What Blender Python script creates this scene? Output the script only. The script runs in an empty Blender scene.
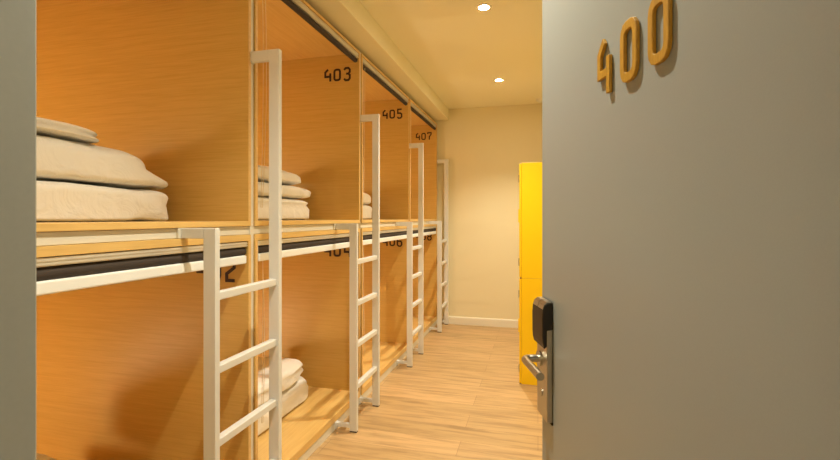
import bpy, bmesh, math, random
from mathutils import Vector, Matrix, noise

random.seed(4)
scene = bpy.context.scene
C = scene.collection

# ------------------------------------------------------------------ helpers
def lin(c):
    c = c / 255.0
    return c / 12.92 if c <= 0.04045 else ((c + 0.055) / 1.055) ** 2.4

def rgb(r, g, b):
    return (lin(r), lin(g), lin(b), 1.0)

def obj(name, bm, mat, parent=None, smooth=False, loc=None):
    me = bpy.data.meshes.new(name)
    bmesh.ops.recalc_face_normals(bm, faces=bm.faces[:])
    bm.to_mesh(me); bm.free()
    me.materials.append(mat)
    if smooth:
        for p in me.polygons:
            p.use_smooth = True
    o = bpy.data.objects.new(name, me)
    C.objects.link(o)
    if loc is not None:
        o.location = loc
    if parent is not None:
        o.parent = parent
    return o

def tag(o, label, cat, group=None):
    o['label'] = label; o['category'] = cat
    if group: o['group'] = group
    return o

def thing(name, label, cat, loc=(0, 0, 0), rotz=0.0, group=None):
    o = bpy.data.objects.new(name, None); C.objects.link(o)
    o.empty_display_size = 0.1
    o.location = loc; o.rotation_euler = (0, 0, rotz)
    return tag(o, label, cat, group)

def struct(o):
    o['kind'] = 'structure'
    return o

def dup(root, loc, label):
    r = root.copy(); C.objects.link(r); r.location = loc; r['label'] = label
    for ch in list(root.children):
        c = ch.copy(); C.objects.link(c); c.parent = r
        for g in list(ch.children):
            d = g.copy(); C.objects.link(d); d.parent = c
    return r

def add_box(bm, x0, x1, y0, y1, z0, z1, bevel=0.0, seg=2):
    m = Matrix.Translation(((x0 + x1) / 2, (y0 + y1) / 2, (z0 + z1) / 2)) @ \
        Matrix.Diagonal((abs(x1 - x0), abs(y1 - y0), abs(z1 - z0), 1))
    r = bmesh.ops.create_cube(bm, size=1.0, matrix=m)
    if bevel > 0:
        es = set()
        for v in r['verts']:
            es.update(v.link_edges)
        bmesh.ops.bevel(bm, geom=list(es), offset=bevel, segments=seg, affect='EDGES', profile=0.5)
    return bm

def box(x0, x1, y0, y1, z0, z1, bevel=0.0, seg=2):
    return add_box(bmesh.new(), x0, x1, y0, y1, z0, z1, bevel, seg)

def add_cyl(bm, p, q, r, n=20, r2=None):
    p = Vector(p); q = Vector(q); d = q - p
    rot = d.to_track_quat('Z', 'Y').to_matrix().to_4x4()
    m = Matrix.Translation((p + q) / 2) @ rot
    bmesh.ops.create_cone(bm, cap_ends=True, segments=n, radius1=r, radius2=r if r2 is None else r2,
                          depth=d.length, matrix=m)
    return bm

def add_tube(bm, pts, r, n=8, closed=False):
    pts = [Vector(p) for p in pts]
    rings = []
    N = len(pts)
    up = None
    for i, p in enumerate(pts):
        if closed:
            t = pts[(i + 1) % N] - pts[i - 1]
        else:
            t = pts[min(i + 1, N - 1)] - pts[max(i - 1, 0)]
        t.normalize()
        if up is None:
            up = Vector((0, 0, 1)) if abs(t.z) < 0.9 else Vector((1, 0, 0))
        a = t.cross(up).normalized(); b = a.cross(t).normalized(); up = b
        rings.append([bm.verts.new(p + r * (math.cos(2 * math.pi * k / n) * a + math.sin(2 * math.pi * k / n) * b))
                      for k in range(n)])
    M = N if closed else N - 1
    for i in range(M):
        A = rings[i]; B = rings[(i + 1) % N]
        for k in range(n):
            bm.faces.new((A[k], A[(k + 1) % n], B[(k + 1) % n], B[k]))
    if not closed:
        bm.faces.new(rings[0]); bm.faces.new(rings[-1][::-1])
    return bm

def add_prism(bm, poly, fn, d0, d1):
    """poly: list of 2-D points; fn(u, v, d) -> 3-D point"""
    a = [bm.verts.new(fn(u, v, d0)) for u, v in poly]
    b = [bm.verts.new(fn(u, v, d1)) for u, v in poly]
    n = len(poly)
    bm.faces.new(a); bm.faces.new(b[::-1])
    for i in range(n):
        bm.faces.new((a[i], a[(i + 1) % n], b[(i + 1) % n], b[i]))
    return bm

# ------------------------------------------------------------------ numerals (angular stroke lettering)
O8 = []
for _cx, _cy, _a0 in ((.34, .24, -90), (.34, .76, 0), (.16, .76, 90), (.16, .24, 180)):
    for _k in range(4):
        _a = math.radians(_a0 + _k * 30)
        O8.append((_cx + .16 * math.cos(_a), _cy + .17 * math.sin(_a)))
GLYPH = {
    '0': [(O8, True)],
    '1': [([(.08, .84), (.27, 1), (.27, 0)], False)],
    '2': [([(0, .84), (.12, 1), (.38, 1), (.5, .86), (.5, .66), (.05, .34), (.05, 0), (.52, 0)], False)],
    '3': [([(0, .86), (.12, 1), (.38, 1), (.5, .86), (.5, .66), (.38, .53), (.18, .53)], False),
          ([(.36, .53), (.5, .41), (.5, .14), (.38, 0), (.12, 0), (0, .14)], False)],
    '4': [([(.30, 1), (.05, .78), (.05, .40), (.5, .40)], False), ([(.5, .68), (.5, 0)], False)],
    '5': [([(.5, 1), (.04, 1), (.04, .56), (.36, .56), (.5, .43), (.5, .14), (.36, 0), (.12, 0), (0, .14)], False)],
    '6': [([(.5, .86), (.38, 1), (.14, 1), (0, .84), (0, .16), (.14, 0), (.36, 0), (.5, .16), (.5, .42), (.38, .55),
            (.02, .55)], False)],
    '7': [([(0, .82), (0, 1), (.5, 1), (.5, .78), (.24, .42), (.24, 0)], False)],
    '8': [([(.14, 0), (.36, 0), (.5, .14), (.5, .40), (.38, .53), (.12, .53), (0, .40), (0, .14)], True),
          ([(.14, 1), (.36, 1), (.5, .86), (.5, .66), (.38, .53), (.12, .53), (0, .66), (0, .86)], True)],
}

def add_stroke(bm, pts, closed, w, fn, d0, d1):
    pts = [Vector(p) for p in pts]
    n = len(pts)
    L, R = [], []
    for i in range(n):
        p = pts[i]
        a = (pts[i] - pts[i - 1]).normalized() if (i > 0 or closed) else None
        b = (pts[(i + 1) % n] - pts[i]).normalized() if (i < n - 1 or closed) else None
        if a is None: a = b
        if b is None: b = a
        na = Vector((-a.y, a.x)); nb = Vector((-b.y, b.x))
        m = (na + nb).normalized()
        k = (w / 2) / max(0.45, m.dot(na))
        L.append(p + m * k); R.append(p - m * k)
    V = {}
    for i in range(n):
        for s, q in (('L', L[i]), ('R', R[i])):
            for e, d in ((0, d0), (1, d1)):
                V[s, i, e] = bm.verts.new(fn(q.x, q.y, d))
    for i in range(n if closed else n - 1):
        j = (i + 1) % n
        for e in (0, 1):
            bm.faces.new((V['L', i, e], V['L', j, e], V['R', j, e], V['R', i, e]))
        for s in ('L', 'R'):
            bm.faces.new((V[s, i, 0], V[s, j, 0], V[s, j, 1], V[s, i, 1]))
    if not closed:
        for i in (0, n - 1):
            bm.faces.new((V['L', i, 0], V['L', i, 1], V['R', i, 1], V['R', i, 0]))

def numeral(ch, w, fn, d0, d1):
    bm = bmesh.new()
    for pts, cl in GLYPH[ch]:
        add_stroke(bm, pts, cl, w, fn, d0, d1)
    return bm

# ------------------------------------------------------------------ materials
def new_mat(name):
    m = bpy.data.materials.new(name); m.use_nodes = True
    nt = m.node_tree
    return m, nt, nt.nodes['Principled BSDF']

def plain(name, col, rough=0.5, metal=0.0, bump=0.0, scale=200, vary=0.0, spec=None, coat=0.0):
    m, nt, b = new_mat(name)
    b.inputs['Base Color'].default_value = col
    b.inputs['Roughness'].default_value = rough
    b.inputs['Metallic'].default_value = metal
    if spec is not None: b.inputs['Specular IOR Level'].default_value = spec
    if coat: b.inputs['Coat Weight'].default_value = coat
    tc = nt.nodes.new('ShaderNodeTexCoord')
    nz = nt.nodes.new('ShaderNodeTexNoise'); nz.inputs['Scale'].default_value = scale
    nz.inputs['Detail'].default_value = 4
    nt.links.new(tc.outputs['Object'], nz.inputs['Vector'])
    if vary:
        mx = nt.nodes.new('ShaderNodeMix'); mx.data_type = 'RGBA'
        mx.inputs['A'].default_value = tuple(c * (1 - vary) for c in col[:3]) + (1,)
        mx.inputs['B'].default_value = tuple(min(1, c * (1 + vary)) for c in col[:3]) + (1,)
        nt.links.new(nz.outputs['Fac'], mx.inputs['Factor'])
        nt.links.new(mx.outputs['Result'], b.inputs['Base Color'])
    if bump:
        bp = nt.nodes.new('ShaderNodeBump'); bp.inputs['Strength'].default_value = bump
        bp.inputs['Distance'].default_value = 0.002
        nt.links.new(nz.outputs['Fac'], bp.inputs['Height'])
        nt.links.new(bp.outputs['Normal'], b.inputs['Normal'])
    return m

def wood(name, c1, c2, scl, rough=0.35, coat=0.0):
    m, nt, b = new_mat(name)
    tc = nt.nodes.new('ShaderNodeTexCoord')
    mp = nt.nodes.new('ShaderNodeMapping'); mp.inputs['Scale'].default_value = scl
    nt.links.new(tc.outputs['Object'], mp.inputs['Vector'])
    n1 = nt.nodes.new('ShaderNodeTexNoise'); n1.inputs['Scale'].default_value = 1.0
    n1.inputs['Detail'].default_value = 3; n1.inputs['Distortion'].default_value = 0.4
    nt.links.new(mp.outputs['Vector'], n1.inputs['Vector'])
    n2 = nt.nodes.new('ShaderNodeTexNoise'); n2.inputs['Scale'].default_value = 4.0
    n2.inputs['Detail'].default_value = 2
    nt.links.new(mp.outputs['Vector'], n2.inputs['Vector'])
    ad = nt.nodes.new('ShaderNodeMath'); ad.operation = 'MULTIPLY_ADD'
    ad.inputs[1].default_value = 0.6
    nt.links.new(n2.outputs['Fac'], ad.inputs[0])
    ad2 = nt.nodes.new('ShaderNodeMath'); ad2.operation = 'MULTIPLY'; ad2.inputs[1].default_value = 0.4
    nt.links.new(n1.outputs['Fac'], ad2.inputs[0]); nt.links.new(ad2.outputs[0], ad.inputs[2])
    rp = nt.nodes.new('ShaderNodeValToRGB')
    rp.color_ramp.elements[0].position = 0.36; rp.color_ramp.elements[0].color = c1
    rp.color_ramp.elements[1].position = 0.62; rp.color_ramp.elements[1].color = c2
    nt.links.new(ad.outputs[0], rp.inputs['Fac'])
    nt.links.new(rp.outputs['Color'], b.inputs['Base Color'])
    b.inputs['Roughness'].default_value = rough
    if coat: b.inputs['Coat Weight'].default_value = coat
    return m

def floor_mat():
    m, nt, b = new_mat('oak_vinyl_planks')
    tc = nt.nodes.new('ShaderNodeTexCoord')
    br = nt.nodes.new('ShaderNodeTexBrick')
    br.offset = 0.37; br.inputs['Scale'].default_value = 1.0
    br.inputs['Brick Width'].default_value = 1.22; br.inputs['Row Height'].default_value = 0.18
    br.inputs['Mortar Size'].default_value = 0.0012; br.inputs['Mortar Smooth'].default_value = 0.3
    br.inputs['Color1'].default_value = rgb(190, 156, 108)
    br.inputs['Color2'].default_value = rgb(208, 171, 122)
    br.inputs['Mortar'].default_value = rgb(150, 112, 74)
    nt.links.new(tc.outputs['Object'], br.inputs['Vector'])
    mp = nt.nodes.new('ShaderNodeMapping'); mp.inputs['Scale'].default_value = (2.2, 26, 1)
    nt.links.new(tc.outputs['Object'], mp.inputs['Vector'])
    nz = nt.nodes.new('ShaderNodeTexNoise'); nz.inputs['Scale'].default_value = 1.0
    nz.inputs['Detail'].default_value = 6; nz.inputs['Roughness'].default_value = 0.65
    nz.inputs['Distortion'].default_value = 0.6
    nt.links.new(mp.outputs['Vector'], nz.inputs['Vector'])
    rp = nt.nodes.new('ShaderNodeValToRGB')
    rp.color_ramp.elements[0].position = 0.30; rp.color_ramp.elements[0].color = (0.50, 0.45, 0.40, 1)
    rp.color_ramp.elements[1].position = 0.56; rp.color_ramp.elements[1].color = (1, 1, 1, 1)
    nt.links.new(nz.outputs['Fac'], rp.inputs['Fac'])
    mx = nt.nodes.new('ShaderNodeMix'); mx.data_type = 'RGBA'; mx.blend_type = 'MULTIPLY'
    mx.inputs['Factor'].default_value = 0.75
    nt.links.new(br.outputs['Color'], mx.inputs['A']); nt.links.new(rp.outputs['Color'], mx.inputs['B'])
    nt.links.new(mx.outputs['Result'], b.inputs['Base Color'])
    b.inputs['Roughness'].default_value = 0.42
    return m

def brushed(name, col, rough=0.3):
    m, nt, b = new_mat(name)
    b.inputs['Base Color'].default_value = col; b.inputs['Metallic'].default_value = 1.0
    tc = nt.nodes.new('ShaderNodeTexCoord')
    mp = nt.nodes.new('ShaderNodeMapping'); mp.inputs['Scale'].default_value = (300, 300, 8)
    nt.links.new(tc.outputs['Object'], mp.inputs['Vector'])
    nz = nt.nodes.new('ShaderNodeTexNoise'); nz.inputs['Scale'].default_value = 1
    nt.links.new(mp.outputs['Vector'], nz.inputs['Vector'])
    mr = nt.nodes.new('ShaderNodeMapRange'); mr.inputs['To Min'].default_value = rough - 0.08
    mr.inputs['To Max'].default_value = rough + 0.1
    nt.links.new(nz.outputs['Fac'], mr.inputs['Value']); nt.links.new(mr.outputs['Result'], b.inputs['Roughness'])
    return m

def fabric(name, col):
    m, nt, b = new_mat(name)
    b.inputs['Base Color'].default_value = col; b.inputs['Roughness'].default_value = 0.9
    b.inputs['Sheen Weight'].default_value = 0.2
    tc = nt.nodes.new('ShaderNodeTexCoord')
    n1 = nt.nodes.new('ShaderNodeTexNoise'); n1.inputs['Scale'].default_value = 9
    n1.inputs['Detail'].default_value = 4; n1.inputs['Distortion'].default_value = 1.2
    nt.links.new(tc.outputs['Object'], n1.inputs['Vector'])
    bp = nt.nodes.new('ShaderNodeBump'); bp.inputs['Strength'].default_value = 0.55
    bp.inputs['Distance'].default_value = 0.02
    nt.links.new(n1.outputs['Fac'], bp.inputs['Height'])
    nt.links.new(bp.outputs['Normal'], b.inputs['Normal'])
    return m

def emit(name, col, strength):
    m, nt, b = new_mat(name)
    b.inputs['Base Color'].default_value = (1, 1, 1, 1)
    b.inputs['Emission Color'].default_value = col
    b.inputs['Emission Strength'].default_value = strength
    return m

M_WOOD = wood('laminated_bamboo_panel', rgb(205, 164, 84), rgb(216, 177, 99), (1.6, 40, 62), 0.42)
M_EDGE = wood('bamboo_edge_band', rgb(222, 178, 112), rgb(230, 189, 124), (30, 4, 30), 0.45)
M_FLOOR = floor_mat()
M_WALL = plain('beige_wall_paint', rgb(236, 225, 190), 0.75, bump=0.08, scale=180, vary=0.02)
M_CEIL = plain('cream_ceiling_paint', rgb(244, 236, 204), 0.8, bump=0.05, scale=150, vary=0.02)
M_BASE = plain('white_skirting_paint', rgb(240, 234, 218), 0.45, vary=0.02)
M_CREAM = plain('cream_powder_coat', rgb(224, 218, 204), 0.42, bump=0.03, scale=500, vary=0.02)
M_LADDER = plain('ladder_cream_powder_coat', rgb(222, 222, 220), 0.38, bump=0.03, scale=500, vary=0.02)
M_SILVER = brushed('aluminium_track', rgb(200, 195, 185), 0.32)
M_TRACK = plain('anodised_track', rgb(214, 208, 196), 0.35, metal=0.35, vary=0.02)
M_BLIND = plain('charcoal_blind_fabric', rgb(62, 52, 46), 0.8, bump=0.2, scale=600, vary=0.1)
M_BAR = plain('white_blind_bar', rgb(244, 246, 246), 0.35, vary=0.01)
M_CORD = plain('ivory_cord', rgb(235, 220, 190), 0.6, vary=0.03)
M_NUM = plain('dark_brown_numeral', rgb(52, 24, 18), 0.55, vary=0.1)
M_DOOR = plain('grey_door_laminate', rgb(148, 154, 154), 0.36, bump=0.03, scale=350, vary=0.03)
M_JAMB = plain('grey_door_frame_paint', rgb(166, 169, 164), 0.45, bump=0.05, scale=120, vary=0.04)
M_GOLD = wood('golden_wood_numeral', rgb(168, 124, 30), rgb(186, 142, 44), (60, 60, 14), 0.5)
M_STEEL = brushed('brushed_steel', rgb(190, 184, 172), 0.3)
M_BLACK = plain('black_reader_plastic', rgb(26, 20, 17), 0.45, vary=0.1)
M_DARK = plain('dark_gap', rgb(18, 14, 12), 0.6, vary=0.1)
M_YELLOW = plain('yellow_locker_paint', rgb(255, 208, 4), 0.4, bump=0.02, scale=400, vary=0.015)
M_LINEN = fabric('white_cotton', rgb(242, 238, 232))
M_LAMP = emit('downlight_lens', (1.0, 0.88, 0.64, 1), 150.0)
M_WHITE = plain('white_plastic', rgb(240, 235, 222), 0.4, vary=0.01)
M_RUBBER = plain('grey_rubber', rgb(90, 84, 76), 0.8, vary=0.1)

# ------------------------------------------------------------------ layout (metres; the camera stands at the origin)
H = 1.35                     # eye height
XF = -1.245                  # front plane of the bunks
XB = -3.30                   # back of the bunks
PITCH = 1.28
DIV = [1.776 + PITCH * (k - 1) for k in range(0, 5)]    # post centres
YE = 5.655                   # far wall
XR = 0.46                    # right wall
ZC = 2.74                    # ceiling
WY0, WY1 = 0.28, 0.424       # doorway wall, hallway side and room side
JX0, JX1 = -0.6065, 0.285      # doorway

# ------------------------------------------------------------------ setting
struct(obj('floor', box(-3.45, 1.6, -1.6, YE + .1, -0.08, 0), M_FLOOR))
struct(obj('ceiling', box(-3.45, 1.6, -1.6, YE + .1, ZC, ZC + .08), M_CEIL))
struct(obj('wall_far', box(-3.45, XR + .1, YE, YE + .1, 0, ZC), M_WALL))
struct(obj('wall_left', box(-3.45, -3.33, WY1, YE, 0, ZC), M_WALL))
struct(obj('wall_right', box(XR, XR + .1, WY1, YE, 0, ZC), M_WALL))
bm = bmesh.new()
add_box(bm, -3.45, JX0 - .03, WY0 + .01, WY1 - .004, 0, ZC)
add_box(bm, JX1 + .03, 1.6, WY0 + .01, WY1 - .004, 0, ZC)
add_box(bm, JX0 - .03, JX1 + .03, WY0 + .01, WY1 - .004, 2.15, ZC)
struct(obj('wall_near', bm, M_WALL))
struct(obj('wall_hallway', box(-3.45, 1.6, -1.7, -1.6, 0, ZC), M_WALL))
struct(obj('trim_1', box(-3.33, -1.105, WY1, YE, 2.60, ZC, 0.004), M_CEIL))           # bulkhead over the bunks
struct(obj('trim_2', box(JX0 - .03, JX0, WY0, WY1, 0, 2.15, 0.003), M_JAMB))          # door frame
struct(obj('trim_3', box(JX1, JX1 + .03, WY0, WY1, 0, 2.15, 0.003), M_JAMB))
struct(obj('trim_4', box(JX0, JX1, WY0, WY1, 2.12, 2.15, 0.003), M_JAMB))
bm = bmesh.new()
add_prism(bm, [(YE, 0), (YE - .014, 0), (YE - .014, .085), (YE - .010, .095), (YE, .098)],
          lambda u, v, d: (d, u, v), -1.22, XR)
struct(obj('baseboard_far', bm, M_BASE))
struct(obj('baseboard_right', box(XR - .014, XR, 1.35, YE - .015, 0, .095, 0.003), M_BASE))

# ------------------------------------------------------------------ entrance door with its number and lock
hinge = Vector((0.262, 0.40, 0)); free = Vector((0.010, 1.211, 0))
DL = (free - hinge).length
ang = math.atan2(free.y - hinge.y, free.x - hinge.x)
door = obj('door_1', box(0, DL, -0.045, 0, 0.008, 2.11, 0.0025), M_DOOR)
door.location = hinge; door.rotation_euler = (0, 0, ang)
struct(door)
dh = 0.106
for ch, t in (('4', .364), ('0', .453), ('0', .536)):
    xc = DL - t
    fn = lambda u, v, d, xc=xc: (xc - (u - .25) * .078, d, 1.5685 + v * .0965)
    o = obj('numeral', numeral(ch, 0.16, fn, 0.0005, 0.0070), M_GOLD, door)
    bev = o.modifiers.new('edge', 'BEVEL'); bev.width = 0.0012; bev.segments = 2
# lock plate
lock = obj('lock_plate', box(DL - .084, DL - .006, 0.0005, .015, .855, 1.10, .002), M_STEEL, door)
obj('lock_base', box(DL - .085, DL - .005, 0.0005, .004, .850, .856, .0005), M_DARK, lock)
bm = bmesh.new()                                            # card reader: arched top and tapering foot
prof = [(.0005, 1.0800), (.015, 1.0780), (.0152, 1.0400), (.022, 1.0340), (.0255, 1.0480), (.0265, 1.0630), (.027, 1.1080),
        (.0255, 1.1280), (.0215, 1.1390), (.014, 1.1450), (.0005, 1.1460)]
add_prism(bm, prof, lambda u, v, d: (d, u, v), DL - .087, DL - .003)
rd = obj('card_reader', bm, M_BLACK, lock)
bv = rd.modifiers.new('edge', 'BEVEL'); bv.width = .002; bv.segments = 2
bm = bmesh.new()
cap = [(.0252, 1.1295), (.0220, 1.1405), (.0142, 1.1465), (.004, 1.1475), (.004, 1.1460), (.0140, 1.1450), (.0215, 1.1390),
       (.0248, 1.1285)]
add_prism(bm, cap, lambda u, v, d: (d, u, v), DL - .083, DL - .046)
add_prism(bm, cap, lambda u, v, d: (d, u, v), DL - .042, DL - .007)
obj('reader_cap', bm, M_STEEL, lock)
bm = bmesh.new()
HZ = .996
lx = DL - .032
pts = [(lx, .010, HZ), (lx, .042, HZ)]
for k in range(1, 7):
    a = math.pi / 2 * k / 6
    pts.append((lx - .014 * (1 - math.cos(a)), .042 + .014 * math.sin(a), HZ))
pts += [(lx - .06, .056, HZ), (lx - .132, .056, HZ)]
add_tube(bm, pts, .0095, 16)
obj('lever_handle', bm, M_STEEL, lock, smooth=False)
bm = bmesh.new(); add_cyl(bm, (lx, .0145, HZ), (lx, .020, HZ), .019, 28)
obj('handle_rose', bm, M_STEEL, lock)
bm = bmesh.new(); add_cyl(bm, (DL - .045, .0145, .915), (DL - .045, .0175, .915), .008, 20)
obj('keyhole', bm, M_STEEL, lock)

# ------------------------------------------------------------------ cream frame between the capsules
frame = thing('trim_5', 'cream metal rack of posts and rails joining the wooden sleeping capsules', 'rack',
              (XF, 0.5, 0))
struct(frame)
def fr(name, x0, x1, y0, y1, z0, z1):
    return obj(name, box(x0 - XF, x1 - XF, y0 - .5, y1 - .5, z0, z1, .0015), M_CREAM, frame)
for d in DIV:
    fr('post', -1.300, -1.253, d - .0145, d + .0145, 0, 2.56)
fr('base_rail', -1.31, -1.249, DIV[0], DIV[4], 0.0, .054)
for d in DIV[1:]:
    fr('mounting_plate', -1.2565, -1.2452, d - .438, d - .388, 1.277, 1.313)
    fr('mounting_plate', -1.2540, -1.2452, d - .022, d + .010, 2.046, 2.096)
    for y in (d - .413, d - .011):
        fr('mounting_plate', -1.2500, -1.2452, y - .02, y + .02, .006, .0535)
fr('middle_rail', -1.31, -1.256, DIV[0], DIV[4], 1.277, 1.313)

# ------------------------------------------------------------------ sleeping capsules
YI = PITCH - .03            # outer width of a capsule; local y runs from 0 to YI, local x from 0 (front) to -2.05
DEP = XF - XB
TH = .020

LAMP_E = 7.0
M_LAMP_SOFT = emit('reading_lamp_lens', (1.0, .86, .62, 1), 6.0)

def capsule(upper, label):
    if upper:
        z0, z1, ft, tt = 1.314, 2.553, .022, .018
    else:
        z0, z1, ft, tt = .055, 1.276, .045, .028
    hgt = z1 - z0
    root = thing('sleeping_capsule', label, 'bunk', (XF, 0, z0), 0,
                 'upper wooden sleeping capsules' if upper else 'lower wooden sleeping capsules')
    g = .0006
    obj('bed_base', box(-DEP, 0, g, YI - g, 0, ft, .0015), M_WOOD_DECK, root)
    obj('ceiling_panel', box(-DEP, 0, g, YI - g, hgt - tt, hgt, .0015), M_WOOD_DECK, root)  # paler bed-base wood stands in for light bounced up from the floor
    for y0, y1 in ((g, TH), (YI - TH, YI - g)):
        p = obj('side_panel', box(-DEP, 0, y0, y1, ft, hgt - tt, .001), M_WOOD, root)
        obj('edge_band', box(-.0006, .0006, y0 + .001, y1 - .001, ft, hgt - tt), M_EDGE, p)
    obj('back_panel', box(-DEP, -DEP + .012, TH, YI - TH, ft, hgt - tt), M_WOOD, root)
    # reading lamp low on the near side panel
    bm = bmesh.new(); add_cyl(bm, (-1.405, TH, .165 + ft), (-1.405, TH + .022, .165 + ft), .032, 28, .027)
    lampo = obj('reading_lamp', bm, M_WHITE, root)
    bm = bmesh.new(); add_cyl(bm, (-1.405, TH + .0215, .165 + ft), (-1.405, TH + .025, .165 + ft), .022, 24)
    obj('lamp_lens', bm, M_LAMP_SOFT, lampo)
    ld = bpy.data.lights.new('reading_light', 'POINT'); ld.energy = LAMP_E; ld.color = (1.0, 0.88, 0.62)
    ld.shadow_soft_size = .065
    lo = bpy.data.objects.new('light', ld); C.objects.link(lo); lo.parent = lampo; lo.location = (-1.405, TH + .075, .165 + ft)
    # roller blind
    ct = hgt - tt
    ya, yb = TH + .003, YI - TH - .003
    tr = bmesh.new()
    th = .036 if upper else .026
    add_box(tr, -.046, -.004, ya, yb, ct - th, ct - .002, .002)
    add_box(tr, -.006, -.0015, ya, yb, ct - .012, ct - .008)
    add_box(tr, -.006, -.0015, ya, yb, ct - th + .004, ct - th + .008)
    obj('blind_track', tr, M_TRACK, root)
    rl = bmesh.new()
    zc = ct - (.050 if upper else .046); rr = .0165 if upper else .0205
    add_cyl(rl, (-.026, ya + .010, zc), (-.026, yb - .004, zc), rr, 24)
    roll = obj('rolled_blind', rl, M_BLIND, root, smooth=False)
    if upper:
        obj('bottom_bar', box(-.044, -.034, ya + .012, yb - .006, zc - .006, zc + .012, .003), M_SILVER, roll)
    else:
        b = bmesh.new()
        add_box(b, -.020, -.003, ya + .012, yb - .003, ct - .100, ct - .063, .006, 3)
        obj('bottom_bar', b, M_BAR, roll)
    bk = bmesh.new()
    add_box(bk, -.048, -.004, ya, ya + .006, zc - .030, zc + .02, .002)
    add_cyl(bk, (-.026, ya + .004, zc), (-.026, ya + .012, zc), .015, 18)
    br = obj('end_bracket', bk, M_WHITE, roll)
    return root, roll, ya, zc, ct, ft

def cord_for(root, ya, zc, ft, low, seed):
    rnd = random.Random(seed)
    bm = bmesh.new()
    yc = ya + .055
    L = []
    n = 14
    for k in range(n + 1):
        f = k / n
        L.append((-.012 + .010 * math.sin(f * 2.2 + seed), yc + .012 * math.sin(f * math.pi) * (1 + .4 * math.sin(seed)),
                  zc - .015 - f * (zc - low)))
    Rr = []
    for k in range(n + 1):
        f = 1 - k / n
        Rr.append((-.020 + .006 * math.sin(f * 1.7 + seed * 2), yc + .003 + .012 * math.sin(f * math.pi),
                   zc - .015 - f * (zc - low)))
    add_tube(bm, L + Rr, .0013, 6)
    obj('pull_cord', bm, M_CORD, root)

M_WOOD_DECK = wood('bamboo_bed_base', rgb(220, 178, 106), rgb(230, 192, 120), (40, 1.6, 62), 0.36)

NUM_U = ['401', '403', '405', '407']
NUM_L = ['402', '404', '406', '408']
LAB_U = ['upper wooden sleeping capsule nearest the doorway, with the largest pile of folded bedding',
         'upper wooden sleeping capsule with brown number 403 on its inner wall',
         'upper wooden sleeping capsule with brown number 405 on its inner wall',
         'upper wooden sleeping capsule numbered 407, farthest along by the end wall']
LAB_L = ['lower wooden sleeping capsule nearest the doorway, its number ending in 2 behind the ladder',
         'lower wooden sleeping capsule numbered 404 with white bedding on its bed base',
         'lower wooden sleeping capsule numbered 406 under capsule 405',
         'lower wooden sleeping capsule numbered 408, farthest along by the end wall']
for upper in (True, False):
    first, roll, ya, zc, ct, ft = capsule(upper, '')
    nums = NUM_U if upper else NUM_L
    labs = LAB_U if upper else LAB_L
    roots = []
    for k in range(4):
        loc = (XF, DIV[k] + .015, first.location.z)
        if k == 0:
            first.location = loc; first['label'] = labs[0]; roots.append(first)
        else:
            roots.append(dup(first, loc, labs[k]))
    for k, r in enumerate(roots):
        zt = (2.443 if upper else 1.163) - r.location.z
        nh = .100
        for q, ch in enumerate(nums[k]):
            x0 = -.066 - .056 - (2 - q) * .077
            fn = lambda u, v, d, x0=x0: (x0 + .006 + u * .088, YI - TH - d, zt - nh + .006 + v * (nh - .012))
            obj('numeral', numeral(ch, .165, fn, -0.0004, .0025), M_NUM, r)
        cord_for(r, ya, zc, ft, (.42, .10, .14, .30)[k] if upper else (.5, .34, .30, .45)[k], k * 1.3 + (0 if upper else 2))

# ------------------------------------------------------------------ ladders
def ladder(label):
    root = thing('bunk_ladder', label, 'ladder', (-1.10, 0, 0), 0, 'cream ladders along the bunks')
    def stile(yc, top):
        s = obj('stile', box(-.050, 0, yc - .0125, yc + .0125, .008, top, .002), M_LADDER, root)
        obj('foot_cap', box(-.048, -.002, yc - .0105, yc + .0105, 0, .008), M_RUBBER, s)
        bmh = bmesh.new()
        add_box(bmh, -.1446, -.050, yc - .0125, yc + .0125, top - .046 if top > 2 else top - .037, top, .002)
        obj('hook_arm', bmh, M_LADDER, s)
        bmf = bmesh.new()
        add_box(bmf, -.1446, -.050, yc - .0125, yc + .0125, .026, .050, .002)
        add_box(bmf, -.1446, -.1405, yc - .02, yc + .02, .008, .0535, .001)
        obj('foot_bracket', bmf, M_LADDER, s)
    stile(-.413, 1.3135)
    stile(-.011, 2.094)
    for z in (.275, .538, .803, 1.068):
        obj('rung', box(-.042, -.010, -.4015, -.0225, z - .015, z + .015, .004, 3), M_LADDER, root)
    return root

LADL = ['cream metal bunk ladder nearest the doorway, tallest in the picture',
        'second cream metal bunk ladder from the doorway, between capsules 404 and 406',
        'third cream metal bunk ladder from the doorway, in front of capsule 406',
        'farthest cream metal bunk ladder, standing by the end wall']
l0 = ladder(LADL[0])
l0.location = (-1.10, DIV[1], 0)
for k in (2, 3, 4):
    dup(l0, (-1.10, DIV[k], 0), LADL[k - 1])

# ------------------------------------------------------------------ bedding
def se(v, n):
    return math.copysign(abs(v) ** (2.0 / n), v)

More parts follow.
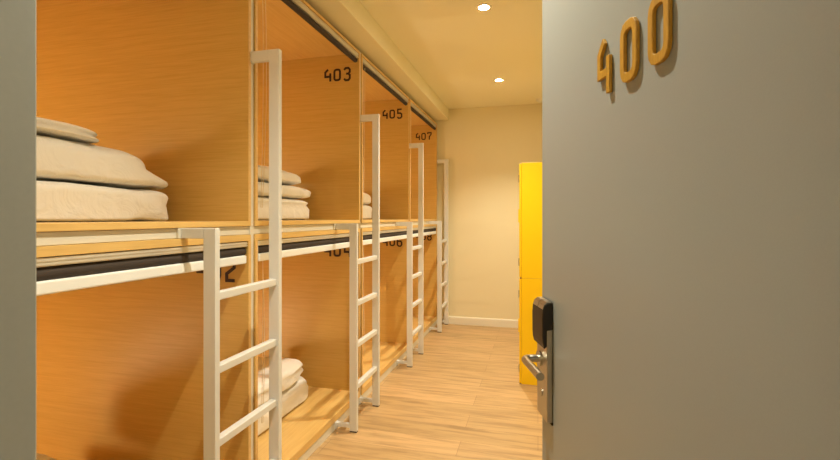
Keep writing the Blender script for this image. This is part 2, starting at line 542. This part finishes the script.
def folded(xf, dx, y0, y1, z0, h, pinches=(), taper=0.0, n=4.5, ny=4.0, seed=0, amp=.006, bulge=0.0, slope=0.0, step=None, xp=1.0):
    """a folded duvet: rounded block, fold lines pinched into its front and far end"""
    bm = bmesh.new()
    U, Vn = 64, 44
    cx, cy = xf - dx / 2, (y0 + y1) / 2
    rings = []
    for j in range(Vn + 1):
        b = -math.pi / 2 + math.pi * j / Vn
        cb, sb = se(math.cos(b), ny), se(math.sin(b), ny)
        ring = []
        for i in range(U):
            a = 2 * math.pi * i / U
            x = se(math.cos(a), n) * abs(cb) ** xp; z = se(math.sin(a), n) * (abs(cb) ** .8)
            if z < 0: z = -(abs(z) ** .35)
            s = (z + 1) / 2
            k = 1.0
            for pz in pinches:
                k -= .05 * math.exp(-((s - pz) / .055) ** 2)
            yy = sb * (1 - taper * s) - taper * s * .12
            if step and sb > 0:
                t = min(1, max(0, (s - step[0] + .05) / .10)); t = t * t * (3 - 2 * t)
                yy -= step[1] * t * sb ** 2
            k2 = k if (abs(x) > .6 or abs(sb) > .6) else 1
            p = Vector((cx + x * dx / 2 * k2, cy + yy * (y1 - y0) / 2 * (k if abs(sb) > .6 else 1),
                        z0 + h * s * (1 + bulge * (1 - sb * sb)) - slope * h * s * max(0, sb)))
            q = p * 9 + Vector((seed * 7.1, 0, seed * 3.3))
            w = noise.noise(Vector((q.x * 1.2, q.y * .9 + q.z * 1.6, q.z * 1.3))) * amp * 1.5 + noise.noise(p * 24 + Vector((seed, 0, 0))) * amp * .35
            dirn = Vector((x, sb * .6, z * .55)).normalized() if (abs(x) + abs(sb) + abs(z)) > 1e-4 else Vector((0, 0, 1))
            p += dirn * w
            p.z = min(p.z, z0 + h * (1 + bulge) + .002)
            p.z = max(p.z, z0 + .0005 if s > .02 else z0)
            ring.append(bm.verts.new(p))
        rings.append(ring)
    for j in range(Vn):
        for i in range(U):
            bm.faces.new((rings[j][i], rings[j][(i + 1) % U], rings[j + 1][(i + 1) % U], rings[j + 1][i]))
    bmesh.ops.remove_doubles(bm, verts=bm.verts[:], dist=1e-5)
    return bm

def bed(name, bm, label, cat, group):
    o = obj(name, bm, M_LINEN, None, smooth=True)
    # origin at the item's own base
    vs = o.data.vertices
    c = Vector((sum(v.co.x for v in vs) / len(vs), sum(v.co.y for v in vs) / len(vs), min(v.co.z for v in vs)))
    o.data.transform(Matrix.Translation(-c)); o.location = c
    return tag(o, label, cat, group)

ZU, ZL = 1.3365, .1005
def top(o):
    return o.location.z + max(v.co.z for v in o.data.vertices) + .0004
G1 = 'bedding in the first upper capsule'
a = bed('folded_duvet', folded(-1.53, .56, .70, 1.648, ZU, .136, (), 0.0, 6, 7, 1, .011), 'thick white folded duvet at the bottom of the pile in the first upper capsule', 'duvet', G1)
a = bed('folded_duvet', folded(-1.53, .54, .62, 1.70, top(a), .155, (.40,), .16, 3.2, 5.0, 2, .011, step=(.42, .16)),
    'white twice-folded duvet in the middle of the pile in the first upper capsule', 'duvet', G1)
bed('folded_towel', folded(-1.53, .40, .72, 1.37, top(a), .048, (.5,), .04, 3.5, 3.0, 3, .003),
    'thin white folded towel on top of the pile in the first upper capsule', 'towel', G1)
G2 = 'bedding in capsule 403'
a = bed('folded_duvet', folded(-1.53, .56, 2.00, 2.90, ZU, .142, (.72,), 0.0, 6, 7, 4, .005), 'thick white folded duvet at the bottom of the pile in capsule 403', 'duvet', G2)
a = bed('pillow', folded(-1.52, .46, 1.98, 2.96, top(a), .088, (), .05, 3.0, 2.3, 5, .008, xp=.35), 'white pillow sandwiched in the middle of the pile in capsule 403', 'pillow', G2)
bed('pillow', folded(-1.53, .44, 1.94, 2.86, top(a), .098, (), .06, 2.8, 2.0, 6, .008, xp=.35), 'white pillow topmost of the pile in capsule 403', 'pillow', G2)
G3 = 'bedding in capsule 405'
a = bed('folded_duvet', folded(-1.53, .56, 3.30, 4.145, ZU, .135, (), 0.0, 6, 6, 7, .006), 'white folded duvet under a pillow in capsule 405, glimpsed past the second ladder', 'duvet', G3)
bed('pillow', folded(-1.53, .46, 3.28, 4.22, top(a), .135, (), .08, 2.8, 2.3, 8, .006, xp=.5), 'white pillow glimpsed between the bunk post and the second ladder, in the upper tier', 'pillow', G3)
G4 = 'bedding in the first lower capsule'
a = bed('folded_duvet', folded(-1.56, .80, .66, 1.47, ZL, .15, (.5,), .02, 5, 5, 9, .006), 'white folded duvet low in the first lower capsule', 'duvet', G4)
bed('pillow', folded(-1.58, .76, .62, 1.395, top(a), .20, (), .05, 2.8, 2.5, 10, .008), 'white pillow at the bottom left corner of the photo, in the first lower capsule', 'pillow', G4)
G5 = 'bedding in capsule 404'
a = bed('folded_duvet', folded(-1.525, .56, 2.03, 2.915, ZL, .150, (.6,), .03, 4.5, 5, 11, .010), 'white folded duvet on the bed base of capsule 404', 'duvet', G5)
bed('pillow', folded(-1.535, .48, 2.0, 2.90, top(a), .140, (.5,), .10, 3.0, 2.6, 12, .012, xp=.5), 'white pillow on the brightly lit pile of lower capsule 404, behind the first ladder', 'pillow', G5)

# ------------------------------------------------------------------ yellow lockers
def locker(z0, z1, label):
    LX0, LX1, LY0, LY1 = -.150, .40, 3.745, 4.145
    r = thing('locker', label, 'locker', (LX0, LY0, z0), 0)
    h = z1 - z0
    obj('body', box(.020, LX1 - LX0, 0, LY1 - LY0, 0, h - .0015, .003), M_YELLOW, r)
    d = obj('locker_door', box(.002, .019, .004, LY1 - LY0 - .004, .006, h - .008, .003), M_YELLOW, r)
    bm = bmesh.new(); add_box(bm, -.007, .002, .030, .050, h * .48, h * .48 + .11, .002)
    obj('handle', bm, M_YELLOW, d)
    for zz in (.10, h - .16):
        bm = bmesh.new(); add_cyl(bm, (.000, .006, zz), (.000, .006, zz + .06), .005, 12)
        obj('hinge', bm, M_STEEL, d)
    return r
locker(0.0, .862, 'bright yellow metal locker standing on the floor behind the door lock')
locker(.862, 1.80, 'bright yellow metal locker stacked on top, beside the open grey door')

# ------------------------------------------------------------------ ceiling fittings
def downlight(x, y, label, e, group='recessed ceiling downlights'):
    r = thing('downlight', label, 'ceiling light', (x, y, ZC), 0, group)
    bm = bmesh.new()
    n = 40
    ringp = [(.034, -.001), (.036, -.006), (.046, -.006), (.050, 0.0), (.034, 0.0)]
    V = [[bm.verts.new((rr * math.cos(2 * math.pi * k / n), rr * math.sin(2 * math.pi * k / n), z)) for rr, z in ringp] for k in range(n)]
    for k in range(n):
        for j in range(len(ringp)):
            a, b = V[k], V[(k + 1) % n]
            j2 = (j + 1) % len(ringp)
            bm.faces.new((a[j], a[j2], b[j2], b[j]))
    obj('trim_ring', bm, M_WHITE, r, smooth=False)
    bm = bmesh.new(); add_cyl(bm, (0, 0, -.004), (0, 0, -.0005), .0335, 32)
    obj('lens', bm, M_LAMP, r)
    ld = bpy.data.lights.new('downlight_lamp', 'SPOT')
    ld.energy = e; ld.color = (1.0, 0.945, 0.75); ld.spot_size = math.radians(112); ld.spot_blend = 1.0
    ld.shadow_soft_size = .03
    lo = bpy.data.objects.new('lamp', ld); C.objects.link(lo); lo.parent = r; lo.location = (0, 0, -.02)
    return r

E = 75
downlight(-.36, 1.12, 'recessed round ceiling downlight nearest the doorway, above the first ladder', E)
downlight(-.345, 2.973, 'recessed round ceiling downlight nearer the camera of the two in view, glowing', E)
downlight(-.381, 4.58, 'recessed round ceiling downlight farther away, near the end wall', E)
downlight(.12, -1.35, 'recessed round ceiling downlight out in the hallway', 85)
bm = bmesh.new()
add_cyl(bm, (0, 0, -.022), (0, 0, 0), .045, 32, .055)
add_cyl(bm, (0, 0, -.034), (0, 0, -.022), .028, 28, .034)
sd = obj('smoke_detector', bm, M_WHITE, None, loc=(.03, 5.45, ZC))
tag(sd, 'small round white smoke detector on the ceiling near the end wall', 'smoke detector')

# ------------------------------------------------------------------ world, camera, colour management
w = bpy.data.worlds.new('World'); scene.world = w; w.use_nodes = True
bg = w.node_tree.nodes['Background']; bg.inputs['Color'].default_value = (1.0, .85, .65, 1); bg.inputs['Strength'].default_value = 0.05

cam = bpy.data.cameras.new('camera'); co = bpy.data.objects.new('camera', cam); C.objects.link(co)
cam.sensor_fit = 'HORIZONTAL'; cam.sensor_width = 36.0; cam.lens = 36.0 * 450 / 840
cam.clip_start = .02
cam.shift_y = -12.0 / 840
co.location = (0, 0, H)
co.rotation_euler = (math.radians(90), 0, math.atan(118 / 450))
scene.camera = co
scene.view_settings.view_transform = 'Standard'
scene.view_settings.look = 'None'
scene.view_settings.gamma = 1.0
scene.view_settings.exposure = 1.05
scene.view_settings.use_curve_mapping = False
